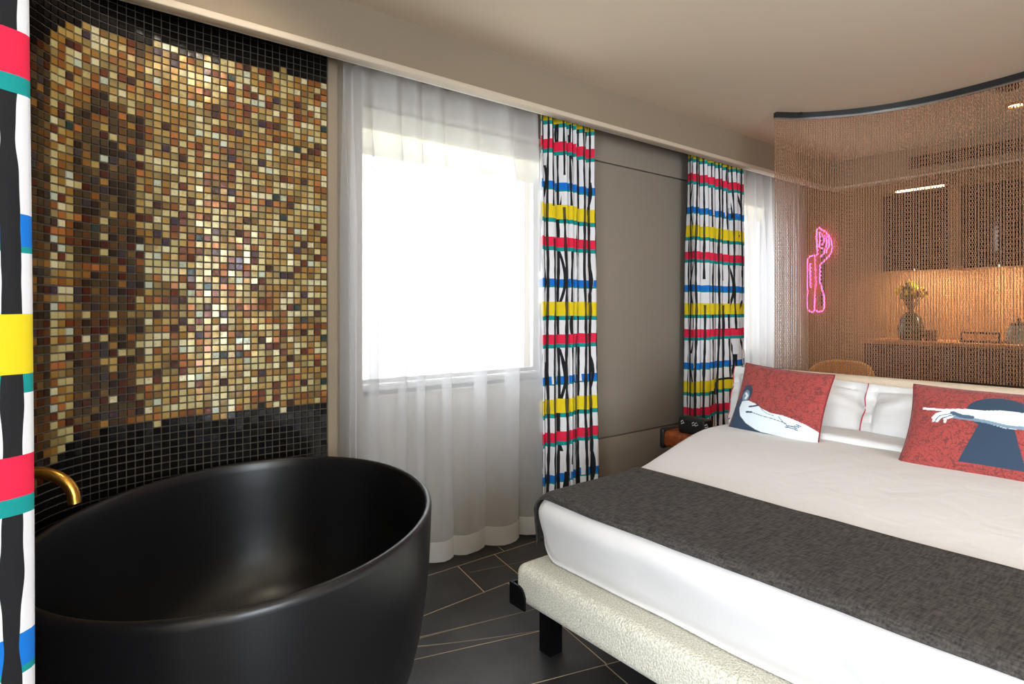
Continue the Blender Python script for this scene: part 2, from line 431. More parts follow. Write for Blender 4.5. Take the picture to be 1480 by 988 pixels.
for i, poly in enumerate(rows):
    if len(poly) < 3: continue
    base = i*.37 % 1.1
    if i == len(rows)-4: js = [1.575+1.1*k for k in range(-4,5)]
    elif i == len(rows)-3: js = [1.045+.56*k for k in range(-6,9)]
    elif i == len(rows)-2: js = [1.575, 1.80, 2.9, 4.0, .5, -.6]
    else: js = [base+1.1*k for k in range(-4,6)]
    ymid = sum(p[1] for p in poly)/len(poly)
    pieces = []; rem = poly
    for x in sorted(js):
        # joint passes the row centre line at this x
        yc = 2.15 - .29*(len(rows)-2-i) + (x-1.2)*math.tan(A16) if i < len(rows)-1 else 2.55
        if i == len(rows)-2: yc = 2.35
        l_, rem2 = cut(rem, (x, yc), math.radians(-100))
        # cut() keeps side by normal; the left piece is the one with smaller x
        if not l_ or not rem2: continue
        cx = lambda P: sum(p[0] for p in P)/len(P)
        if cx(l_) > cx(rem2): l_, rem2 = rem2, l_
        pieces.append(l_); rem = rem2
    pieces.append(rem)
    for P in pieces:
        if len(P) >= 3:
            MB().prism(P, -.012, 0).build('floor_tile', m_floor, flo); nt += 1
# plinth along window wall under the panels
struct(MB().box((1.03,2.685,0),(2.50,2.70,.08)).build('baseboard_window', m_wall))

# ================================================================== curved mosaic wall
PT = .0275; PX = .0295
path = []; x, y, h = 1.0, 2.60, 0.0        # going left; heading h turns towards the room
N_COL = 92
for j in range(N_COL):
    path.append((x, y, h))
    # curvature by arc length
    s = j*PX
    k = .02 if s < .50 else 1.0 if s < .85 else 2.6 if s < 1.08 else .95
    h = min(h + k*PX, PI/2) if h < PI/2-.001 else PI/2
    x -= math.cos(h)*PX; y -= math.sin(h)*PX
NROW = 94
# backing wall (grout coloured) follows the path, thick outwards
bk = MB(); vv = []; ff = []
pp = [(x+PX*.5*math.cos(hh), y+PX*.5*math.sin(hh), hh) for x, y, hh in path]
for (x, y, hh) in pp:
    nx, ny = -math.sin(hh)*-1, math.cos(hh)*-1   # normal into the room: (sin h, -cos h)
    nx, ny = math.sin(hh), -math.cos(hh)
    for dn, z in ((0,0),(0,CE),(-.08,CE),(-.08,0)):
        vv.append((x+nx*dn, y+ny*dn, z))
for j in range(len(pp)-1):
    for k in range(4):
        a = j*4+k; c = j*4+(k+1) % 4; ff.append((a, c, c+4, a+4))
ff += [(0,1,2,3), tuple(len(vv)-4+k for k in (3,2,1,0))]
wall_m = struct(bk.add(vv, ff).build('wall_mosaic', m_grout))
TW = .0120
def tile_verts(w=TW, q=TW+.001, t=.0055):
    e = .0014; a = w-e; c = q-e
    v = [(-q,0,-w),(q,0,-w),(q,0,w),(-q,0,w),(-c,-t,-a),(c,-t,-a),(c,-t,a),(-c,-t,a)]
    f = [(4,5,6,7),(0,1,5,4),(1,2,6,5),(2,3,7,6),(3,0,4,7)]
    return v, f
tv, tf = tile_verts()
tme = {}
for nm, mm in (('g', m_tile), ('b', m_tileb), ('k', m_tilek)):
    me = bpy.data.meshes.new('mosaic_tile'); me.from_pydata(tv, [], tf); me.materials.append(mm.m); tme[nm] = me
def px(P):   # where a world point falls in the photograph (only used to choose which 300 tiles are separate objects)
    a = math.radians(38.2); d = P[0]*math.sin(a)+P[1]*math.cos(a)
    return 740+852*(P[0]*math.cos(a)-P[1]*math.sin(a))/d, 447-852*(P[2]-1.27)/d, d
cells = []
for j, (x, y, hh) in enumerate(path):
    for r_ in range(NROW):
        z = PT*(r_+.5); u_, v_, d_ = px((x, y, z))
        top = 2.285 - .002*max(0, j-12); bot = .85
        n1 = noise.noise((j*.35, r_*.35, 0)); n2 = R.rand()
        # black tiles top and bottom, gold field; dark reflections painted in as brown columns
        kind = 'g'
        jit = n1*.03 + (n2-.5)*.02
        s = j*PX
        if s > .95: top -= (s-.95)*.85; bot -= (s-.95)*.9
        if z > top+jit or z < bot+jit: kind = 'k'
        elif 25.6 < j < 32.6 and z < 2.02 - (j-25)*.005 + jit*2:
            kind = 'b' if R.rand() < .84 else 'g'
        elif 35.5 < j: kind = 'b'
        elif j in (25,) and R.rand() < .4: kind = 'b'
        cells.append((x, y, z, hh, kind, u_, v_, d_))
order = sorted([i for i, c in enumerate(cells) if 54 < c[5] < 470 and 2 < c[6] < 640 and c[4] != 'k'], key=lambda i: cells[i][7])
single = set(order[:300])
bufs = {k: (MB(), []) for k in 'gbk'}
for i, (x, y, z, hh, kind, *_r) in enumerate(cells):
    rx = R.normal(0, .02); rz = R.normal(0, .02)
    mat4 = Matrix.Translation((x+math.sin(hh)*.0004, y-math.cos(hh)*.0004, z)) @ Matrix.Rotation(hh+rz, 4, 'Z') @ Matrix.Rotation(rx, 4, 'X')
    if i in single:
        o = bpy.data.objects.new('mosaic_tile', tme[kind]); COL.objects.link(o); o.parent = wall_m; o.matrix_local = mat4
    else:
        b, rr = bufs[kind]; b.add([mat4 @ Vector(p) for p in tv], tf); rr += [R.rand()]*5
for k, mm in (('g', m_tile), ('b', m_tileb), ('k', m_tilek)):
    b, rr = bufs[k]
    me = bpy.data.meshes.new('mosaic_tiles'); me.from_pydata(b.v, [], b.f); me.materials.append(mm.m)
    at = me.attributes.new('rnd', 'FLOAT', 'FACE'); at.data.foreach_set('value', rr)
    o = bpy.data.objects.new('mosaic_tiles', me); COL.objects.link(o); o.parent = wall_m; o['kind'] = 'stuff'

# ================================================================== curtains
def curtain(name, x0, x1, y0, zt, zb, amp, wave, mat, label=None, cat='curtain', group=None, parent=None, bunch=None, flare=0, useed=0, ph=0, thick=0, sub_per=14, ztrim=None, n_z=26, depth_top=.55, uoff=0, ztop=None, from_right=False, fold=.22):
    """hanging cloth along X; wave = mean fold width"""
    rng = random.Random(useed); W_ = x1-x0; nf = max(2, round(W_/wave)); nx = nf*sub_per
    warp = [0]
    for k in range(nf):
        w = 1+rng.uniform(-.45,.45)
        if bunch: w *= bunch(k/nf)
        warp.append(warp[-1]+w)
    warp = [w/warp[-1] for w in warp]
    amps = [rng.uniform(.6,1.15) for _ in range(nf+1)]
    vs, fs, uvs = [], [], []
    zr = [zt+(zb-zt)*i/n_z for i in range(n_z+1)]
    prevarc = None
    for iz, z in enumerate(zr):
        t = ((ztop or zt)-z)/2.35; a = amp*(depth_top+(1-depth_top)*sstep(0,.35,t))*(1+.15*t)
        arc = 0; lastp = None
        for ix in range(nx+1):
            f = ix/nx*nf; k = min(int(f), nf-1); q = f-k
            xx = x0+W_*(warp[k]+(warp[k+1]-warp[k])*q)
            sw = .012*math.sin(k*2.1+t*3.0)*t
            am = a*(amps[k]*(1-q)+amps[k+1]*q)
            yy = y0 - am*math.cos(2*PI*(f+ph)) + .010*math.sin(1.7*k+2.2*t)
            xx += fold*(warp[k+1]-warp[k])*W_*math.sin(2*PI*(f+ph)*1.0)*sstep(0,.3,t) + sw + flare*t*(2*ix/nx-1)
            p = (xx, yy, z)
            if lastp: arc += math.hypot(xx-lastp[0], yy-lastp[1])
            lastp = p; vs.append(p); uvs.append((arc, z))
        if prevarc is None: prevarc = arc
        base = iz*(nx+1)
        for ix in range(nx+1): uvs[base+ix] = (uvs[base+ix][0]/arc*prevarc+uoff-(prevarc if from_right else 0), z)
    nn = nx+1
    fs = [(i*nn+k, i*nn+k+1, (i+1)*nn+k+1, (i+1)*nn+k) for i in range(n_z) for k in range(nx)]
    me = bpy.data.meshes.new(name); 
    off = parent.location if parent else Vector((0,0,0))
    me.from_pydata([(p[0]-off[0], p[1]-off[1], p[2]-off[2]) for p in vs], [], fs)
    me.materials.append(mat.m if isinstance(mat, M) else mat)
    ul = me.uv_layers.new(name='UVMap'); li = np.empty(len(me.loops), dtype=np.int32); me.loops.foreach_get('vertex_index', li)
    ul.data.foreach_set('uv', np.array(uvs, dtype=np.float32)[li].ravel())
    me.polygons.foreach_set('use_smooth', [True]*len(me.polygons))
    o = bpy.data.objects.new(name, me); COL.objects.link(o)
    if parent: o.parent = parent
    if thick:
        md = o.modifiers.new('thickness', 'SOLIDIFY'); md.thickness = thick
    if label: tag(o, label, cat, group)
    return o
bn = lambda t: .35 if t < .16 else 1.0
s1 = thing('sheer_curtain', 'wide white sheer curtain over the bright window beside the black bathtub', 'curtain', (1.6,2.57,0), 'sheer curtains')
kw = dict(amp=.082, wave=.140, fold=.32, useed=4, bunch=bn, depth_top=.35, n_z=40)
curtain('voile', 1.04, 2.185, 2.575, 2.40, .12, mat=m_sheer, parent=s1, **kw)
s2 = thing('sheer_curtain', 'narrow white sheer curtain by the far corner, partly behind the chain curtain', 'curtain', (4.9,2.57,0), 'sheer curtains')
curtain('voile', 4.30, 5.42, 2.575, 2.40, .12, mat=m_sheer, parent=s2, amp=.045, wave=.12, useed=9, depth_top=.35, n_z=30)
# hems: the same folds continued to the floor
def hem_of(x0, x1, parent, **k):
    k = dict(k); k['n_z'] = 3
    return curtain('hem', x0, x1, 2.575, .12, .02, mat=m_hem, parent=parent, ztop=2.40, **k)
hem_of(1.04, 2.185, s1, **kw)
hem_of(4.30, 5.42, s2, amp=.045, wave=.12, useed=9, depth_top=.35)
curtain('printed_curtain', 2.165, 2.60, 2.515, 2.40, .02, .042, .075, m_print, 'multicoloured striped curtain between the wide sheer curtain and the grey wall panel', group='printed curtains', useed=2, thick=.0015, depth_top=.7, n_z=40)
curtain('printed_curtain', 3.575, 4.25, 2.515, 2.40, .02, .045, .085, m_print, 'multicoloured striped curtain behind the nightstand, right of the grey wall panel', group='printed curtains', useed=5, flare=.03, thick=.0015, depth_top=.7, n_z=40, uoff=.4)
curtain('printed_curtain', -.42, -.030, 1.02, 2.45, .02, .022, .098, m_print_near, 'striped curtain hanging closest, cut off by the left picture edge', group='printed curtains', useed=3, flare=.006, thick=.0015, depth_top=.8, n_z=40, ph=.5, from_right=True)

# ================================================================== bathtub and spout
TC = (.497, 1.905); TROT = math.atan2(-.83879, -.544456); TA, TB = .668, .537
tub = thing('bathtub', 'large oval matte black freestanding bathtub in front of the mosaic wall', 'bathtub', (TC[0],TC[1],0))
prof = [(.60,0),(.70,.01),(.78,.045),(.845,.10),(.90,.18),(.94,.27),(.968,.37),(.985,.47),(.994,.57),(.998,.635),(.998,.648),(.990,.657),(.978,.659),(.967,.657),(.960,.648),
        (.955,.62),(.945,.54),(.925,.43),(.89,.32),(.83,.22),(.74,.155),(.60,.12),(.40,.108),(.15,.104),(.03,.102)]
b = MB(); seg = 128; vs = []
for r_, z in prof:
    for k in range(seg):
        a = 2*PI*k/seg; xx = TA*r_*math.cos(a); yy = TB*r_*math.sin(a)
        vs.append((TC[0]+xx*math.cos(TROT)-yy*math.sin(TROT), TC[1]+xx*math.sin(TROT)+yy*math.cos(TROT), z))
fs = [(i*seg+k, i*seg+(k+1)%seg, (i+1)*seg+(k+1)%seg, (i+1)*seg+k) for i in range(len(prof)-1) for k in range(seg)]
fs += [tuple(range(seg))[::-1], tuple((len(prof)-1)*seg+k for k in range(seg))]
b.add(vs, fs).build('tub_shell', m_tub, tub, smooth=True, angle=70)
MB().lathe([(.001,.103),(.034,.103),(.034,.108),(.026,.111),(.001,.111)], (TC[0],TC[1],0), 24).build('drain_cover', m_chrome, tub, smooth=True)
sp = thing('bath_spout', 'curved brass wall spout reaching over the left rim of the bathtub', 'tap', (-.16,1.98,.84))
pts = [(-.165,1.985,.858),(-.10,1.955,.858),(-.03,1.918,.858)]
for k in range(1, 10):
    a = PI/2*k/9*1.0; pts.append((-.03+.082*math.sin(a), 1.918-.042*math.sin(a), .858-.072*(1-math.cos(a))))
pts.append((.053,1.875,.775))
MB().tube(pts, .0145, 16).build('spout_pipe', m_brass, sp, smooth=True)
b = MB(); b.tube([(-.166,1.985,.858),(-.155,1.98,.858)], .034, 24); b.build('wall_flange', m_brass, sp, smooth=True)

# ================================================================== bed
bed = thing('bed', 'wide upholstered bed with cream boucle base and headboard', 'bed', (2.35,.72,0))
Y0, Y1 = -.30, 1.69
def bdef(p):
    return p
rbox((1.34,Y0,.205),(3.30,Y1,.345), .035, (24,24,8)).build('bed_base', m_boucle, bed, smooth=True)
rbox((3.285,Y0-.10,.10),(3.385,Y1+.13,.925), .045, (8,24,24)).build('headboard', m_headb, bed, smooth=True)
rbox((1.44,Y0+.06,.345),(3.26,Y1-.06,.56), .05, (10,10,6)).build('mattress', m_linen, bed, smooth=True)
for (lx, ly) in ((1.47,1.635),(1.47,Y0+.05),(3.1,1.635),(3.1,Y0+.05)):
    b = MB(); b.box((lx-.03,ly-.03,0),(lx-.022,ly+.03,.205)); b.box((lx-.022,ly-.03,0),(lx+.03,ly-.022,.205)); b.box((lx-.022,ly-.022,0),(lx+.03,ly+.03,.006)); b.box((lx+.01,ly-.022,.006),(lx+.03,ly+.03,.205))
    b.build('leg', m_blackmetal, bed)
b = MB(); b.box((1.40,Y0+.02,.175),(3.2,Y0+.06,.205)); b.box((1.40,Y1-.08,.175),(3.2,Y1-.04,.205)); b.box((1.42,Y0+.06,.175),(1.46,Y1-.08,.205))
b.build('bed_rail', m_blackmetal, bed)
# black corner bracket wrapping the window-side foot corner
b = MB(); v_ = []
pr = [(1.62,.195),(1.705,.195),(1.705,.275),(1.655,.275),(1.640,.270),(1.628,.258),(1.62,.24)]
for xx in (1.330,1.338): v_ += [(xx, y_, z_) for y_, z_ in pr]
k = len(pr); b.add(v_, [tuple(range(k)), tuple(range(2*k-1,k-1,-1))]+[(i,(i+1)%k,k+(i+1)%k,k+i) for i in range(k)])
b.box((1.338,1.693,.195),(1.44,1.705,.275)); b.build('corner_bracket', m_blackmetal, bed)

DX0, DX1, DY0, DY1, DZ0, DZ1, DR = 1.368, 3.20, -.26, 1.635, .35, .600, .07
def ddef(p):
    p = Vector(p); top = sstep(.45,.60,p.z)
    s = sstep(1.75,2.65,p.x)
    p.z += .075*s*top
    yw = sstep(.9,1.6,p.y)
    p.y += .13*s*yw*(1-.0*top)
    n_ = noise.noise((p.x*3.1, p.y*2.3, p.z*2))*.006 + noise.noise((p.x*9, p.y*7, 4))*.002
    p.z += n_*top
    if p.x < 1.45: p.x += noise.noise((1, p.y*4, p.z*6))*.007 + .05*sstep(.56,.36,p.z)*sstep(1.45,1.38,p.x)
    return p
dv = rbox((DX0,DY0,DZ0),(DX1,DY1,DZ1), DR, (70,70,16), ddef).build('duvet', m_linen, smooth=True, angle=80)
tag(dv, 'smooth white duvet covering the whole bed under the charcoal runner', 'duvet')
# runner: cross section over the bed, swept from foot edge towards the head
o_ = .007; sec = []
for k in range(9): sec.append((DY0-o_, .40+k*.014))
for k in range(8): a = PI-PI/2*k/7; sec.append((DY0+DR+(DR+o_)*math.cos(a), DZ1-DR+(DR+o_)*math.sin(a)))
for k in range(1, 60): sec.append((DY0+DR+(DY1-DY0-2*DR)*k/60, DZ1+o_))
for k in range(10): a = PI/2-PI/2*k/9; sec.append((DY1-DR+(DR+o_)*math.cos(a), DZ1-DR+(DR+o_)*math.sin(a)))
for k in range(9): sec.append((DY1+o_+k*.0035, DZ1-DR-.001-k*.016))
v_ = []; f_ = []; xs = [1.392+(1.905-1.392)*i/40 for i in range(41)]
for xx in xs:
    dz = 0
    if xx < DX0+DR: dz = DR-math.sqrt(max(0, DR*DR-(DX0+DR-xx)**2))
    for (yy, zz) in sec: v_.append(ddef((xx, yy, zz-dz)) + Vector((0,0,.004)))
ns = len(sec)
f_ = [(i*ns+k, i*ns+k+1, (i+1)*ns+k+1, (i+1)*ns+k) for i in range(40) for k in range(ns-1)]
rn = MB().add(v_, f_).build('bed_runner', m_runner, smooth=True, angle=80)
md = rn.modifiers.new('thickness', 'SOLIDIFY'); md.thickness = .006; md.offset = 1
tag(rn, 'charcoal woven runner laid across the foot of the white bed', 'bed runner')

# ---- pillows
def frame3(bl, br, tl):
    """frame from three corners: origin at centre, s along width, t up, n to the camera"""
    bl, br, tl = map(Vector, (bl, br, tl)); s = (br-bl); t = (tl-bl)
    n = s.cross(t).normalized()
    if n.x > 0: n = -n
    return (bl+(s+t)/2), s/2, t/2, n
def pillow_mesh(c, s, t, n, th, nu=40, nv=32, pinch=.05, flange=0, seed=0, wr=.004):
    vs, fs = [], []; idx = {}
    for side in (1, -1):
        for j in range(nv+1):
            for i in range(nu+1):
                a = -1+2*i/nu; q = -1+2*j/nv
                edge = (i in (0, nu)) or (j in (0, nv))
                if edge and side == -1: idx[(side,i,j)] = idx[(1,i,j)]; continue
                fa = flange/s.length; fq = flange/t.length
                ia = max(0, 1-(abs(a)/(1-fa))**2) if abs(a) < 1-fa else 0
                iq = max(0, 1-(abs(q)/(1-fq))**2) if abs(q) < 1-fq else 0
                h = th*(ia*iq)**.42
                ax = a*(1-pinch*(1-q*q)); qx = q*(1-pinch*(1-a*a))
                w = noise.noise((a*3+seed, q*3, side*2.0))*wr*(0.4+1.2*max(abs(a), abs(q)))
                p = c+s*ax+t*qx+n*(side*h+(0 if edge else w))
                idx[(side,i,j)] = len(vs); vs.append(p)
    for side in (1, -1):
        for j in range(nv):
            for i in range(nu):
                fs.append((idx[(side,i,j)],idx[(side,i+1,j)],idx[(side,i+1,j+1)],idx[(side,i,j+1)]))
    return vs, fs
def edge_loop(c, s, t, n, pinch, inset=0, m=40, off=0):
    L_ = []
    for k in range(4*m):
        e, f = divmod(k, m); f = -1+2*f/m
        a, q = [(f,-1),(1,f),(-f,1),(-1,-f)][e]
        a *= 1-inset/s.length; q *= 1-inset/t.length
        L_.append(c+s*a*(1-pinch*(1-q*q))+t*q*(1-pinch*(1-a*a))+n*off)
    return L_
def bed_pillow(bl, br, tl, label, seed):
    c, s, t, n = frame3(bl, br, tl)
    vs, fs = pillow_mesh(c, s, t, n, .085, 56, 40, .012, .045, seed, .014)
    th = thing('pillow', label, 'pillow', tuple(c-t), 'white pillows against the headboard')
    MB().add(vs, fs).build('pillow_cover', m_pillow, th, smooth=True, angle=80)
    L_ = edge_loop(c, s, t, n, .012, .001, 24, .002)
    for k0 in (24, 72):
        P = [p+n*.004*math.sin(i*.9+seed)+s.normalized()*.004*math.sin(i*.55+seed) for i, p in enumerate((L_+L_[:1])[k0:k0+25])]
        MB().tube(P, .0026, 6).build('piping', m_redtrim, th, smooth=True)
    return th
bed_pillow((3.01,1.86,.66),(3.00,1.11,.625),(3.20,1.93,.935), 'white pillow with red trim behind the left red cushion', 3)
bed_pillow((2.965,1.165,.655),(2.985,.40,.635),(3.165,1.195,.905), 'white pillow with red trim behind and left of the keyhole cushion', 8)
bed_pillow((2.98,.385,.655),(2.98,-.28,.655),(3.19,.385,.90), 'white pillow with red trim on the far side of the keyhole cushion', 15)
# folded top sheet strip in front of the pillows
fsn = rbox((2.80,-.25,.655),(3.02,1.74,.70), .02, (10,50,4), lambda p: Vector((p.x+.012*math.sin(p.y*5), p.y, p.z+noise.noise((p.x*6,p.y*4,1))*.006))).build('folded_sheet', m_pillow, smooth=True, angle=80)
tag(fsn, 'folded edge of white sheet lying along the foot of the pillows', 'sheet')

# ---- printed cushions: colour per vertex for the print, fine doodle lines from noise
def inpoly(px_, py_, poly):
    c = np.zeros(px_.shape, bool); n = len(poly); j = n-1
    for i in range(n):
        xi, yi = poly[i]; xj, yj = poly[j]
        m = ((yi > py_) != (yj > py_)) & (px_ < (xj-xi)*(py_-yi)/(yj-yi+1e-12)+xi); c ^= m; j = i
    return c
def stroke(px_, py_, pts, w):
    d = np.full(px_.shape, 9.)
    for (x0,y0),(x1,y1) in zip(pts[:-1], pts[1:]):
        dx, dy = x1-x0, y1-y0; L = dx*dx+dy*dy+1e-12; t = np.clip(((px_-x0)*dx+(py_-y0)*dy)/L, 0, 1)
        d = np.minimum(d, np.hypot(px_-x0-t*dx, py_-y0-t*dy))
    return d < w
m_cush = M('printed_red_cushion', (.5,.1,.1,1), .85)
_at = m_cush.attr('print', 'Color'); _bgf = X(m_cush.nt, m_cush.attr('ground'))
_d1 = m_cush.noise(26, 1, dist=1.6); _d2 = m_cush.noise(34, 1, vec=m_cush.vec(*[k+3.3 for k in m_cush.xyz(m_cush.tc())]), dist=1.4)
_ln = ((_d1-.5).abs().lt(.026)).mx((_d2-.5).abs().lt(.024))*_bgf
m_cush.set('Base Color', m_cush.mix(_ln*.75, _at, srgb(96,44,40))); m_cush.bump(m_cush.noise(500, 1), .2, .001); m_cush.set('Sheen Weight', .2)
def cushion(name, label, bl, br, tl, th_, paint, trimc):
    c, s, t, n = frame3(bl, br, tl)
    nu, nv = 240, 180
    vs, fs = pillow_mesh(c, s, t, n, th_, nu, nv, .055, 0, 1.3, .003)
    T = thing(name, label, 'cushion', tuple(c-t), 'red printed cushions')
    loc = Vector(T.location)
    me = bpy.data.meshes.new('cushion_cover'); me.from_pydata([tuple(Vector(p)-loc) for p in vs], [], fs); me.materials.append(m_cush.m)
    me.polygons.foreach_set('use_smooth', [True]*len(me.polygons))
    # front vertices are the first (nu+1)*(nv+1) and run left to right, bottom to top
    g = (nu+1)*(nv+1); a = np.tile(np.linspace(0,1,nu+1), nv+1); q = np.repeat(np.linspace(0,1,nv+1), nu+1)
    colr = np.tile(np.array(srgb(150,54,50)), (len(vs),1)); ground = np.ones(len(vs))
    fc, fg = paint(a, q); colr[:g] = fc; ground[:g] = fg
    ca = me.color_attributes.new('print', 'FLOAT_COLOR', 'POINT'); ca.data.foreach_set('color', colr.astype(np.float32).ravel())
    fa = me.attributes.new('ground', 'FLOAT', 'POINT'); fa.data.foreach_set('value', ground.astype(np.float32))
    o = bpy.data.objects.new('cushion_cover', me); COL.objects.link(o); o.parent = T
    MB().tube(edge_loop(c, s, t, n, .055, 0, 30), .004, 6, closed=True).build('piping', trimc, T, smooth=True)
    return T
NAVY = srgb(36,56,78); PALE = srgb(216,226,232); GREY = srgb(112,134,152); SLATE = srgb(60,84,106)
def blank(a): 
    f = np.tile(np.array(srgb(158,60,55)), (len(a),1)); return f, np.ones(len(a))
def put(f, g, m, c): f[m] = c; g[m] = 0
def paint_key(a, q):
    f, g = blank(a); W2 = .60; H2 = .38; x = a*W2; y = q*H2
    cx, cy = .30, .258
    put(f, g, ((x-cx)/.102)**2+((y-cy)/.074)**2 < 1, NAVY)
    put(f, g, inpoly(x, y, [(.252,.22),(.348,.22),(.398,.038),(.198,.038)]), NAVY)
    arm = [(.190,.262),(.25,.262),(.31,.272),(.37,.270),(.44,.282),(.60,.285),(.60,.215),(.46,.205),(.40,.197),(.33,.192),(.27,.205),(.215,.212),(.165,.214),(.125,.222),(.118,.240),(.150,.258)]
    put(f, g, inpoly(x, y, arm), PALE)
    put(f, g, stroke(x, y, [(.14,.222),(.20,.219),(.27,.212),(.33,.201),(.40,.203),(.46,.212),(.6,.222)], .007), GREY)
    put(f, g, stroke(x, y, [(.155,.240),(.185,.228),(.22,.226)], .008), SLATE)
    for pts, w in (([(.155,.252),(.110,.249),(.050,.253)], .0052), ([(.14,.245),(.100,.228),(.090,.212)], .006), ([(.13,.232),(.101,.217),(.093,.196)], .0052), ([(.14,.226),(.113,.212),(.106,.195)], .005), ([(.155,.222),(.132,.208),(.134,.194)], .005)):
        put(f, g, stroke(x, y, pts, w), PALE)
    put(f, g, stroke(x, y, [(.150,.236),(.112,.222),(.100,.203)], .0016), SLATE)
    put(f, g, stroke(x, y, [(.160,.231),(.122,.212),(.116,.199)], .0016), SLATE)
    return f, g
def paint_fig(a, q):
    f, g = blank(a); x = a-.062; y = q-.01
    put(f, g, inpoly(x, y, [(-.1,-.1),(-.1,.30),(.02,.50),(.06,.60),(.11,.56),(.10,.42),(.16,.20),(.34,.10),(.60,0),(.6,-.1)]), NAVY)
    put(f, g, ((x-.072)/.070)**2+((y-.53)/.125)**2 < 1, NAVY)
    put(f, g, ((x-.066)/.046)**2+((y-.485)/.090)**2 < 1, GREY)
    put(f, g, stroke(x, y, [(.06,.52),(.085,.49),(.07,.45)], .016), PALE)
    put(f, g, inpoly(x, y, [(.03,.40),(.12,.42),(.22,.39),(.30,.34),(.42,.30),(.55,.30),(.68,.28),(.82,.25),(.97,.20),(1,.16),(.99,-.1),(.80,-.1),(.60,.0),(.42,.0),(.27,.04),(.15,.10),(.06,.19),(.02,.30)]), PALE)
    put(f, g, stroke(x, y, [(.15,.335),(.20,.350),(.26,.375)], .011), NAVY)
    put(f, g, stroke(x, y, [(.13,.255),(.19,.262)], .012), NAVY)
    put(f, g, stroke(x, y, [(.19,.262),(.33,.235),(.45,.225),(.56,.21),(.62,.20)], .004), SLATE)
    put(f, g, stroke(x, y, [(.30,.33),(.38,.28),(.46,.27)], .004), GREY)
    put(f, g, stroke(x, y, [(.52,.27),(.58,.21),(.62,.185)], .004), SLATE)
    for p_ in ([(.62,.175),(.68,.185),(.73,.175)], [(.70,.20),(.75,.195)], [(.61,.155),(.67,.16),(.74,.155)], [(.72,.22),(.77,.215)]):
        put(f, g, stroke(x, y, p_, .006), SLATE)
    put(f, g, stroke(x, y, [(.0,.0),(.35,.0),(.7,.0),(1,.0)], .018), NAVY)
    return f, g
m_darkred = cloth('dark_red_piping', srgb(120,26,34))
cushion('printed_cushion', 'square red cushion printed with a pale reclining figure at the bed\'s window side', (2.70,1.665,.665),(2.70,1.225,.640),(2.86,1.660,.990), .048, paint_fig, m_darkred)
cushion('printed_cushion', 'red cushion printed with a dark keyhole and a pointing arm', (2.63,.888,.652),(2.67,.300,.650),(2.83,.893,.958), .07, paint_key, m_darkred)

# ================================================================== nightstand with box, reading lamp
ns = thing('nightstand', 'orange wood nightstand with rounded black end beside the bed head', 'nightstand', (3.25,2.1,0))
rbox((3.08,1.93,.395),(3.50,2.375,.50), .03, (10,10,8)).build('cabinet_body', m_oak, ns, smooth=True)
b = MB(); b.box((3.02,1.97,.0),(3.46,2.32,.02)); b.box((3.20,2.10,.02),(3.30,2.20,.395)); b.build('pedestal', m_blackmetal, ns, bevel=.003)
rbox((3.07,2.345,.385),(3.47,2.385,.515), .02, (8,6,8)).build('end_cap', m_dark, ns, smooth=True)
bx = thing('small_box', 'small black box with silver marks on top of the nightstand', 'box', (3.1,2.1,.555))
rbox((3.10,2.07,.502),(3.20,2.26,.60), .015, (8,10,8)).build('box_body', m_dark, bx, smooth=True)
b = MB(); 
for yy in (2.235, 2.155, 2.135, 2.065): MB().tube([(3.098,yy,.572),(3.098,yy-.012,.582),(3.098,yy-.022,.568),(3.098,yy-.002,.560)], .0032, 6)  .build('silver_mark', m_white, bx, smooth=True)
lp = thing('reading_lamp', 'thin black bent reading lamp behind the left red cushion', 'lamp', (3.32,1.86,.8))
pts = []
def arc(c, r, a0, a1, n, plane):
    out = []
    for k in range(n+1):
        a = a0+(a1-a0)*k/n; out.append((c[0], c[1]+r*math.cos(a), c[2]+r*math.sin(a)))
    return out
pts = [(3.30,1.84,.70),(3.30,1.845,.80),(3.28,1.86,.845),(3.24,1.90,.858),(3.18,1.96,.862),(3.13,1.995,.855),(3.12,2.005,.83),(3.12,2.005,.80)]
MB().tube(pts, .006, 8).build('lamp_arm', m_blackmetal, lp, smooth=True)
MB().tube([(3.12,2.005,.80),(3.12,2.005,.765)], [.010,.013], 12).build('lamp_head', m_blackmetal, lp, smooth=True)
MB().tube([(3.30,1.84,.82),(3.30,1.84,.66)], .014, 12).build('lamp_mount', m_blackmetal, lp, smooth=True)

# ================================================================== chain curtain on its curved ceiling track
ctrl = [(3.833,2.018),(3.985,1.91),(4.105,1.775),(4.205,1.61),(4.272,1.434),(4.300,1.254),(4.300,1.075),(4.29,.941),(4.27,.81),(4.22,.5),(4.14,.1),(4.0,-.4),(3.85,-.8)]
def catmull(P, m=24):
    out = []
    for i in range(len(P)-1):
        p0 = P[max(i-1,0)]; p1 = P[i]; p2 = P[i+1]; p3 = P[min(i+2,len(P)-1)]
        for k in range(m):
            t = k/m; out.append(tuple(.5*((2*p1[a])+(-p0[a]+p2[a])*t+(2*p0[a]-5*p1[a]+4*p2[a]-p3[a])*t*t+(-p0[a]+3*p1[a]-3*p2[a]+p3[a])*t**3) for a in range(2)))
    out.append(P[-1]); return out
crv = catmull(ctrl)
cc = thing('chain_curtain', 'copper-coloured metal chain curtain hanging from a curved black ceiling track', 'chain curtain', (4.2,1.0,0))
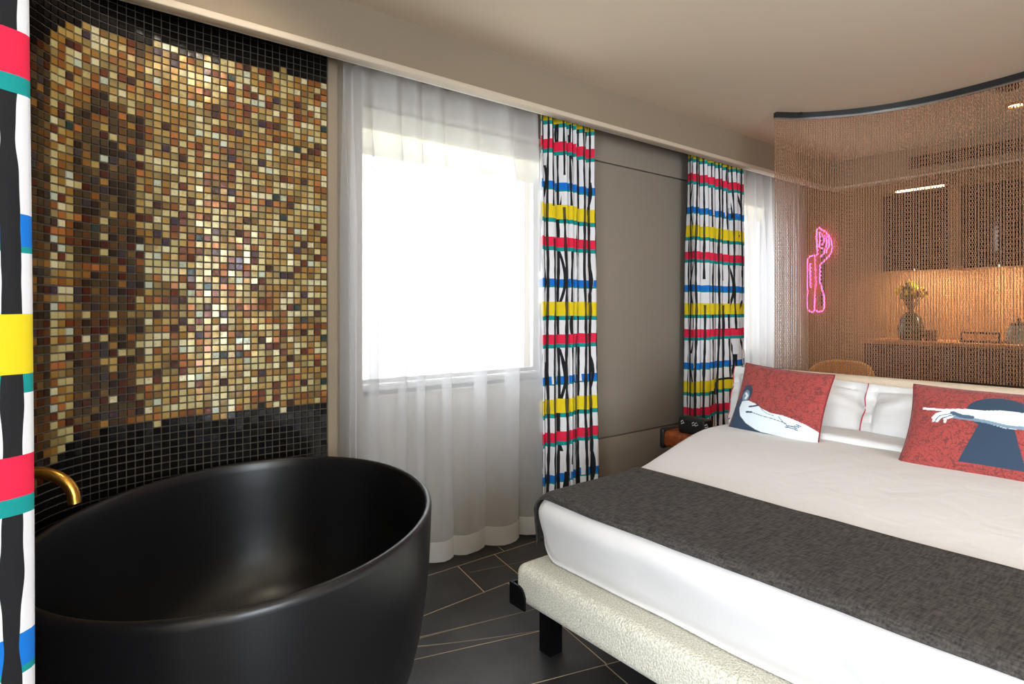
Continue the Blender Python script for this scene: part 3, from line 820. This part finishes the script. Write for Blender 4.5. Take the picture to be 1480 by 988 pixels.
def ribbon(cr, w, z0, z1):
    v, f = [], []
    for i, p in enumerate(cr):
        a = cr[max(i-1,0)]; q = cr[min(i+1,len(cr)-1)]; d = Vector((q[0]-a[0],q[1]-a[1],0)).normalized(); n = Vector((-d.y,d.x,0))*w/2
        P0 = Vector((p[0],p[1],0))
        for sgn, z in ((1,z0),(1,z1),(-1,z1),(-1,z0)): v.append(P0+n*sgn+Vector((0,0,z)))
    for i in range(len(cr)-1):
        for k in range(4): f.append((i*4+k, i*4+(k+1)%4, (i+1)*4+(k+1)%4, (i+1)*4+k))
    f += [(0,1,2,3), tuple(len(v)-4+k for k in (3,2,1,0))]
    return MB().add(v, f)
ribbon(crv, .035, 2.556, 2.59).build('track', m_dark, cc)
ribbon(crv, .016, 2.543, 2.5565).build('runner_strip', m_chrome, cc)
MB().box((3.955,1.90,2.575),(3.99,1.94,2.592)).build('track_bracket', m_dark, cc)
# strands of real links, one mesh
L = [0]
for a, q in zip(crv[:-1], crv[1:]): L.append(L[-1]+math.hypot(q[0]-a[0], q[1]-a[1]))
SPC = .0150; nstr = int(L[-1]/SPC); crv_a = np.array(crv)
pos = np.array([[np.interp(k*SPC+.004, L, crv_a[:,i]) for i in range(2)] for k in range(nstr)])
LK = .0130; nl = int(2.50/LK)
# one link: lozenge ring, 6 corners x 3-sided wire, flattened
ring = [(0,.0080),(.0042,.0042),(.0042,-.0042),(0,-.0080),(-.0042,-.0042),(-.0042,.0042)]
wr_ = .0027; lv = []
for i, (a_, z_) in enumerate(ring):
    rad = Vector((a_, z_)).normalized()
    for k in range(3):
        an = 2*PI*k/3; lv.append((a_+rad.x*wr_*math.cos(an), wr_*math.sin(an), z_+rad.y*wr_*math.cos(an)))
lf = [(i*3+k, i*3+(k+1)%3, ((i+1)%6)*3+(k+1)%3, ((i+1)%6)*3+k) for i in range(6) for k in range(3)]
lv = np.array(lv); lf = np.array(lf)
rs = np.random.RandomState(5); allv = []
for k in range(nstr):
    ztop = 2.545; a0 = rs.rand()*PI
    ang = a0 + np.arange(nl)*(PI/2) + rs.normal(0,.15,nl)
    zc = ztop-LK*.6-np.arange(nl)*LK
    ca, sa = np.cos(ang)[:,None], np.sin(ang)[:,None]
    X_ = pos[k,0]+ca*lv[None,:,0]-sa*lv[None,:,1]; Y_ = pos[k,1]+sa*lv[None,:,0]+ca*lv[None,:,1]; Z_ = zc[:,None]+lv[None,:,2]
    allv.append(np.stack([X_,Y_,Z_],-1).reshape(-1,3))
allv = np.concatenate(allv); tot = nstr*nl
allf = (lf[None]+ (np.arange(tot)*len(lv))[:,None,None]).reshape(-1,4)
allv -= np.array(cc.location)
me = bpy.data.meshes.new('chain_strands'); me.vertices.add(len(allv)); me.vertices.foreach_set('co', allv.astype(np.float32).ravel())
me.loops.add(allf.size); me.loops.foreach_set('vertex_index', allf.astype(np.int32).ravel())
me.polygons.add(len(allf)); me.polygons.foreach_set('loop_start', np.arange(0, allf.size, 4, dtype=np.int32))
me.update(calc_edges=True); me.materials.append(m_bronze.m)
o = bpy.data.objects.new('chain_strands', me); COL.objects.link(o); o.parent = cc; o['kind'] = 'stuff'
print('links', tot, 'tris', tot*36)

# ================================================================== desk behind headboard, rattan chair
m_desk = M('matte_dark_wood', srgb(34,24,20), .85, 0, .15)
dk = thing('desk', 'dark desk standing right behind the headboard', 'desk', (3.7,.3,0))
MB().box((3.46,-1.0,.845),(3.84,1.06,.885))  .build('desk_top', m_desk, dk, bevel=.004)
for (lx, ly) in ((3.50,1.0),(3.80,1.0),(3.50,-.95),(3.80,-.95)): MB().box((lx-.02,ly-.02,0),(lx+.02,ly+.02,.845)).build('leg', m_dark, dk, bevel=.002)
ch = thing('rattan_chair', 'rattan chair with rounded woven back behind the chain curtain', 'chair', (4.72,2.0,0))
cxc, cyc = 4.70, 1.96
def shell(u_, z_):   # curved back, u in -1..1
    a = u_*1.15; return Vector((cxc-.06+.30*(1-math.cos(a))*-1+.16, cyc+.27*math.sin(a)*1.08, z_))
outl = []
for k in range(41):
    u_ = -1+2*k/40; zt_ = .52+.35*(1-abs(u_)**3.2)**.5; outl.append(shell(u_, zt_))
MB().tube(outl, .014, 8).build('back_frame', m_rattan, ch, smooth=True)
b = MB()
for k in range(1, 40):
    u_ = -1+2*k/40; zt_ = .52+.35*(1-abs(u_)**3.2)**.5
    b.tube([shell(u_, .47), shell(u_, (zt_+.47)/2), shell(u_, zt_)], .005, 5)
for j in range(28):
    z_ = .475+j*.0138; um = max(.05, (1-max(0, (z_-.52)/.35)**2)**(1/3.2)) if z_ < .868 else .05
    b.tube([shell(-um+2*um*k/24, z_)+Vector((.004*(-1)**(k+j),0,0)) for k in range(25)], .0062, 5)
o = b.build('woven_back', m_rattan, ch, smooth=True); o['kind'] = 'stuff'
rbox((cxc-.24,cyc-.25,.43),(cxc+.20,cyc+.25,.475), .02, (8,8,4)).build('seat', m_rattan, ch, smooth=True)
for (lx, ly) in ((-.2,-.21),(-.2,.21),(.16,-.21),(.16,.21)): MB().tube([(cxc+lx,cyc+ly,.43),(cxc+lx*1.1,cyc+ly*1.1,0)], .014, 8).build('leg', m_rattan, ch, smooth=True)

# ================================================================== kitchenette wall
cs = thing('console', 'dark fluted wooden console under the glowing wall cabinets', 'console', (5.38,.2,0))
MB().box((5.13,-1.8,0),(5.655,1.965,1.0)).build('console_body', m_walnut, cs)
MB().box((5.10,-1.8,1.0),(5.655,1.98,1.03)).build('console_top', wood('console_top_wood', srgb(150,96,52), srgb(180,120,70), (30,3,30)), cs, bevel=.003)
y_ = 1.96
while y_ > -1.75:
    y2 = y_-.49
    d = MB().box((5.115,y2+.004,.08),(5.13,y_-.004,.99)).build('door', m_walnut, cs)
    b = MB(); k = y2+.014
    while k < y_-.012: b.tube([(5.113,k,.085),(5.113,k,.985)], .009, 6); k += .0195
    f = b.build('fluting', m_walnut, d, smooth=True); f['kind'] = 'stuff'; f.location = (0,0,0)
    # doors sit in the thing's frame: parent offset already applied to the door
    y_ = y2
for i_, (ya, yb) in enumerate(((1.895,1.45),(1.37,.93),(.92,.48),(.47,.03))):
    lab = ['smoked glass wall cabinet nearest the pink neon', 'smoked glass wall cabinet right of the lit wooden upright', 'smoked glass wall cabinet at the right picture edge', 'smoked glass wall cabinet beyond the right picture edge'][i_]
    wc = thing('wall_cabinet', lab, 'cabinet', (5.45,(ya+yb)/2,1.57), 'smoked glass wall cabinets')
    MB().box((5.32,yb+.004,1.59),(5.655,ya-.004,2.18)).build('cabinet_body', m_walnut, wc)
    MB().box((5.300,yb+.008,1.575),(5.318,(ya+yb)/2-.003,2.18)).build('door', m_glassdark, wc, bevel=.002)
    MB().box((5.300,(ya+yb)/2+.003,1.575),(5.318,ya-.008,2.18)).build('door', m_glassdark, wc, bevel=.002)
    MB().box((5.34,yb+.03,1.578),(5.37,ya-.03,1.589)).build('led_strip', m_led, wc)
b = MB().box((5.30,1.374,1.575),(5.655,1.446,2.2)); up = b.build('wooden_upright', m_walltan); up.name = 'wooden_upright'
tag(up, 'pale wooden upright between two smoked glass wall cabinets', 'post')
tl_ = thing('light_shelf', 'shelf with warm light line above the left wall cabinet', 'shelf', (5.45,1.65,2.2))
MB().box((5.32,1.44,2.20),(5.655,1.86,2.215)).build('shelf_board', m_walltan, tl_)
MB().box((5.305,1.48,2.198),(5.319,1.80,2.212)).build('led_strip', m_led, tl_)
# air grille in the soffit
gr = thing('air_grille', 'dark slotted air grille in the soffit above the wall cabinets', 'vent', (5.54,.9,2.43))
MB().box((5.544,.30,2.415),(5.549,1.78,2.515)).build('backing', m_dark, gr)
for z_ in (2.418,2.440,2.462,2.484,2.506): MB().box((5.528,.30,z_),(5.545,1.78,z_+.006)).build('slat', m_walnut, gr)
# ceiling lamps beyond the chain
for nm, lx, ly, lab in (('downlight', 4.89, .97, 'small round recessed downlight glowing beyond the chain curtain'),):
    dl = thing(nm, lab, 'lamp', (lx, ly, CE))
    MB().lathe([(.045,-.001),(.060,-.001),(.060,-.010),(.055,-.014),(.047,-.014),(.045,-.001)], (lx,ly,CE), 28).build('trim_ring', m_brass, dl, smooth=True)
    MB().lathe([(.001,-.006),(.045,-.006),(.045,-.002),(.001,-.002)], (lx,ly,CE), 28).build('lens', m_lens, dl)
sd = thing('ceiling_sensor', 'flat dark ceiling fitting next to the glowing downlight', 'sensor', (4.48,.96,CE))
MB().lathe([(.001,-.012),(.05,-.012),(.058,-.006),(.06,0),(.001,0)], (4.48,.93,CE), 24).build('sensor_body', m_walnut, sd, smooth=True)

# ---- things on the console
vz = thing('flower_vase', 'dark green glass vase with yellow flowers on the console', 'vase', (5.32,1.70,1.03))
m_vase = M('green_glass', srgb(52,66,44), .12); m_vase.set('Transmission Weight', .25)
MB().lathe([(.001,0),(.070,0),(.085,.02),(.088,.10),(.075,.17),(.045,.205),(.040,.215),(.036,.205),(.066,.165),(.078,.10),(.074,.03),(.001,.02)], (5.32,1.70,1.03), 28).build('vase_body', m_vase, vz, smooth=True)
m_stem = M('stems', srgb(84,76,40), .7); m_yel = M('yellow_petals', srgb(232,196,30), .6); m_leaf = M('leaves', srgb(88,104,36), .6); m_pet = M('dusky_petals', srgb(120,60,60), .6)
b = MB(); bl_ = MB(); by = MB(); bp = MB(); rg = random.Random(3)
for k in range(30):
    a = rg.uniform(0, 2*PI); r_ = rg.uniform(.01,.105)*(1 if k < 26 else 1.5); zt_ = 1.46-.5*r_+rg.uniform(-.05,.03)
    p0 = Vector((5.32,1.70,1.18)); p1 = Vector((5.32+.012*math.cos(a),1.70+.012*math.sin(a),1.27)); p2 = Vector((5.32+r_*math.cos(a),1.70+r_*math.sin(a),zt_))
    b.tube([p0,p1,(p1+p2)/2+Vector((0,0,-.01)),p2], .003, 5)
    for w in range(3):
        q = p2+Vector((rg.uniform(-.015,.015),rg.uniform(-.02,.02),rg.uniform(-.02,.012))); rr_ = rg.uniform(.010,.019)
        (by if rg.random() < .72 else bl_ if rg.random() < .6 else bp).lathe([(.001,-rr_),(rr_*.8,-rr_*.5),(rr_,0),(rr_*.6,rr_*.7),(.001,rr_)], q, 7)
    q = p1+(p2-p1)*rg.uniform(.4,.9); d_ = Vector((rg.uniform(-.05,.05),rg.uniform(-.05,.05),.03))
    bl_.add([q, q+d_*.5+Vector((0,.008,0)), q+d_, q+d_*.5+Vector((0,-.008,.002))], [(0,1,2,3)])
b.build('stem', m_stem, vz, smooth=True); o = bl_.build('leaf', m_leaf, vz); o['kind'] = 'stuff'; o = by.build('yellow_blossom', m_yel, vz, smooth=True); o['kind'] = 'stuff'; o = bp.build('dusky_blossom', m_pet, vz, smooth=True); o['kind'] = 'stuff'
db = rbox((5.28,1.53,1.03),(5.36,1.605,1.115), .008, (6,6,6)).build('storage_box', m_walnut, smooth=True); tag(db, 'small dark wooden box right of the flower vase', 'box')
tr = thing('serving_tray', 'wooden tray with black raised handle on the console', 'tray', (5.35,1.25,1.03))
MB().box((5.24,1.125,1.03),(5.50,1.37,1.045)).build('tray_base', m_walnut, tr, bevel=.003)
MB().tube([(5.26,1.36,1.04),(5.26,1.36,1.10),(5.26,1.14,1.10),(5.26,1.14,1.04)], .008, 8).build('handle', m_blackmetal, tr, smooth=True)
kt = thing('kettle', 'grey-green and black kettle on the console by the right picture edge', 'kettle', (5.32,1.03,1.03))
m_teal = M('grey_green_enamel', srgb(112,128,118), .4)
MB().lathe([(.001,0),(.070,0),(.074,.02),(.068,.10),(.055,.125),(.001,.13)], (5.32,1.045,1.03), 28).build('kettle_body', m_teal, kt, smooth=True)
MB().lathe([(.001,0),(.052,0),(.045,.018),(.015,.026),(.012,.05),(.001,.052)], (5.32,1.045,1.158), 24).build('lid', m_dark, kt, smooth=True)
MB().tube([(5.32,.985,1.14),(5.32,.94,1.13),(5.32,.93,1.09),(5.32,.98,1.05)], .009, 8).build('handle', m_dark, kt, smooth=True)

# ================================================================== pink neon on the far wall
ne = thing('neon_sign', 'pink neon sign shaped like a raised arm and hand on the far wall', 'neon sign', (XR-.02,2.52,1.25))
def nw(x, y):   # photo crop coordinates to the wall plane
    fx = (x-150)/(380-150); fz = (858-y)/(858-110)
    return (XR-.035, 2.655-fx*.245, 1.245+fz*.785)
lines = [[(228,360),(215,352),(180,360),(162,385),(158,640),(168,680),(152,720),(155,800),(175,850),(205,858),(225,835),(250,855),(290,850),(305,800),(300,720),(285,650),(268,600),(270,440),(300,410),(350,360),(375,290),(350,200),(310,150),(275,125),(262,110),(240,130),(235,200),(245,280),(250,340),(228,360),(232,600),(222,830)],
         [(185,420),(188,640)], [(310,180),(325,260),(300,340),(270,375)], [(265,150),(270,220),(260,280),(290,300)], [(330,190),(347,270),(318,340)], [(288,165),(300,230),(285,270)]]
for ln in lines:
    P = [nw(*p) for p in ln]
    MB().tube(P, .0075, 8).build('neon_tube', m_neon, ne, smooth=True)
b = MB(); b.box((XR-.012,2.50,1.30),(XR,2.53,1.95)); b.box((XR-.030,2.505,1.35),(XR-.012,2.525,1.37)); b.box((XR-.030,2.505,1.80),(XR-.012,2.525,1.82)); b.build('mounting_bar', m_dark, ne)

# ================================================================== unseen recessed spotlights added to light the room
def downlight(x, y, power, spot, label, tgt=None):
    t = thing('ceiling_spotlight', label, 'lamp', (x, y, CE), 'recessed ceiling spotlights')
    MB().lathe([(.035,0),(.050,0),(.050,-.008),(.035,-.008)], (x,y,CE), 24).build('trim_ring', m_blackmetal, t, smooth=True)
    MB().lathe([(.001,-.003),(.034,-.003),(.034,0),(.001,0)], (x,y,CE), 24).build('lens', m_lens, t)
    l = bpy.data.lights.new('spot', 'SPOT'); l.energy = power; l.color = (1,.85,.66); l.spot_size = spot; l.spot_blend = .6; l.shadow_soft_size = .10
    o = bpy.data.objects.new('spot', l); COL.objects.link(o); o.location = (x, y, CE-.02)
    if tgt: o.rotation_euler = (Vector(tgt)-o.location).to_track_quat('-Z','Y').to_euler()
SP = 'recessed black ceiling spotlight outside the picture'
downlight(.55, 1.75, LAMPS['niche'], 2.0, 'recessed black ceiling spotlight above the bathtub', (.35,2.6,1.5))
for (x, y, w) in ((-.6,-.6,'behind the camera on the left'),(1.2,.2,'in front of the foot of the bed'),(2.3,-.9,'over the near side of the bed')): downlight(x, y, LAMPS['ceiling'], 2.4, 'recessed black ceiling spotlight '+w)
downlight(4.9, .2, LAMPS['ceiling']*.15, 2.4, 'recessed black ceiling spotlight above the rattan chair area')
for yc, wd in ((1.67,.40),(1.15,.38),(.7,.38),(.25,.38)):
    l = bpy.data.lights.new('led', 'AREA'); l.shape = 'RECTANGLE'; l.size = .03; l.size_y = wd; l.energy = LAMPS['strip']; l.color = (1,.72,.42)
    o = bpy.data.objects.new('led', l); COL.objects.link(o); o.location = (5.40,yc,1.572); o.rotation_euler = (0,-.35,0)
for o in bpy.data.objects:
    if '_abs' in o: del o['_abs']
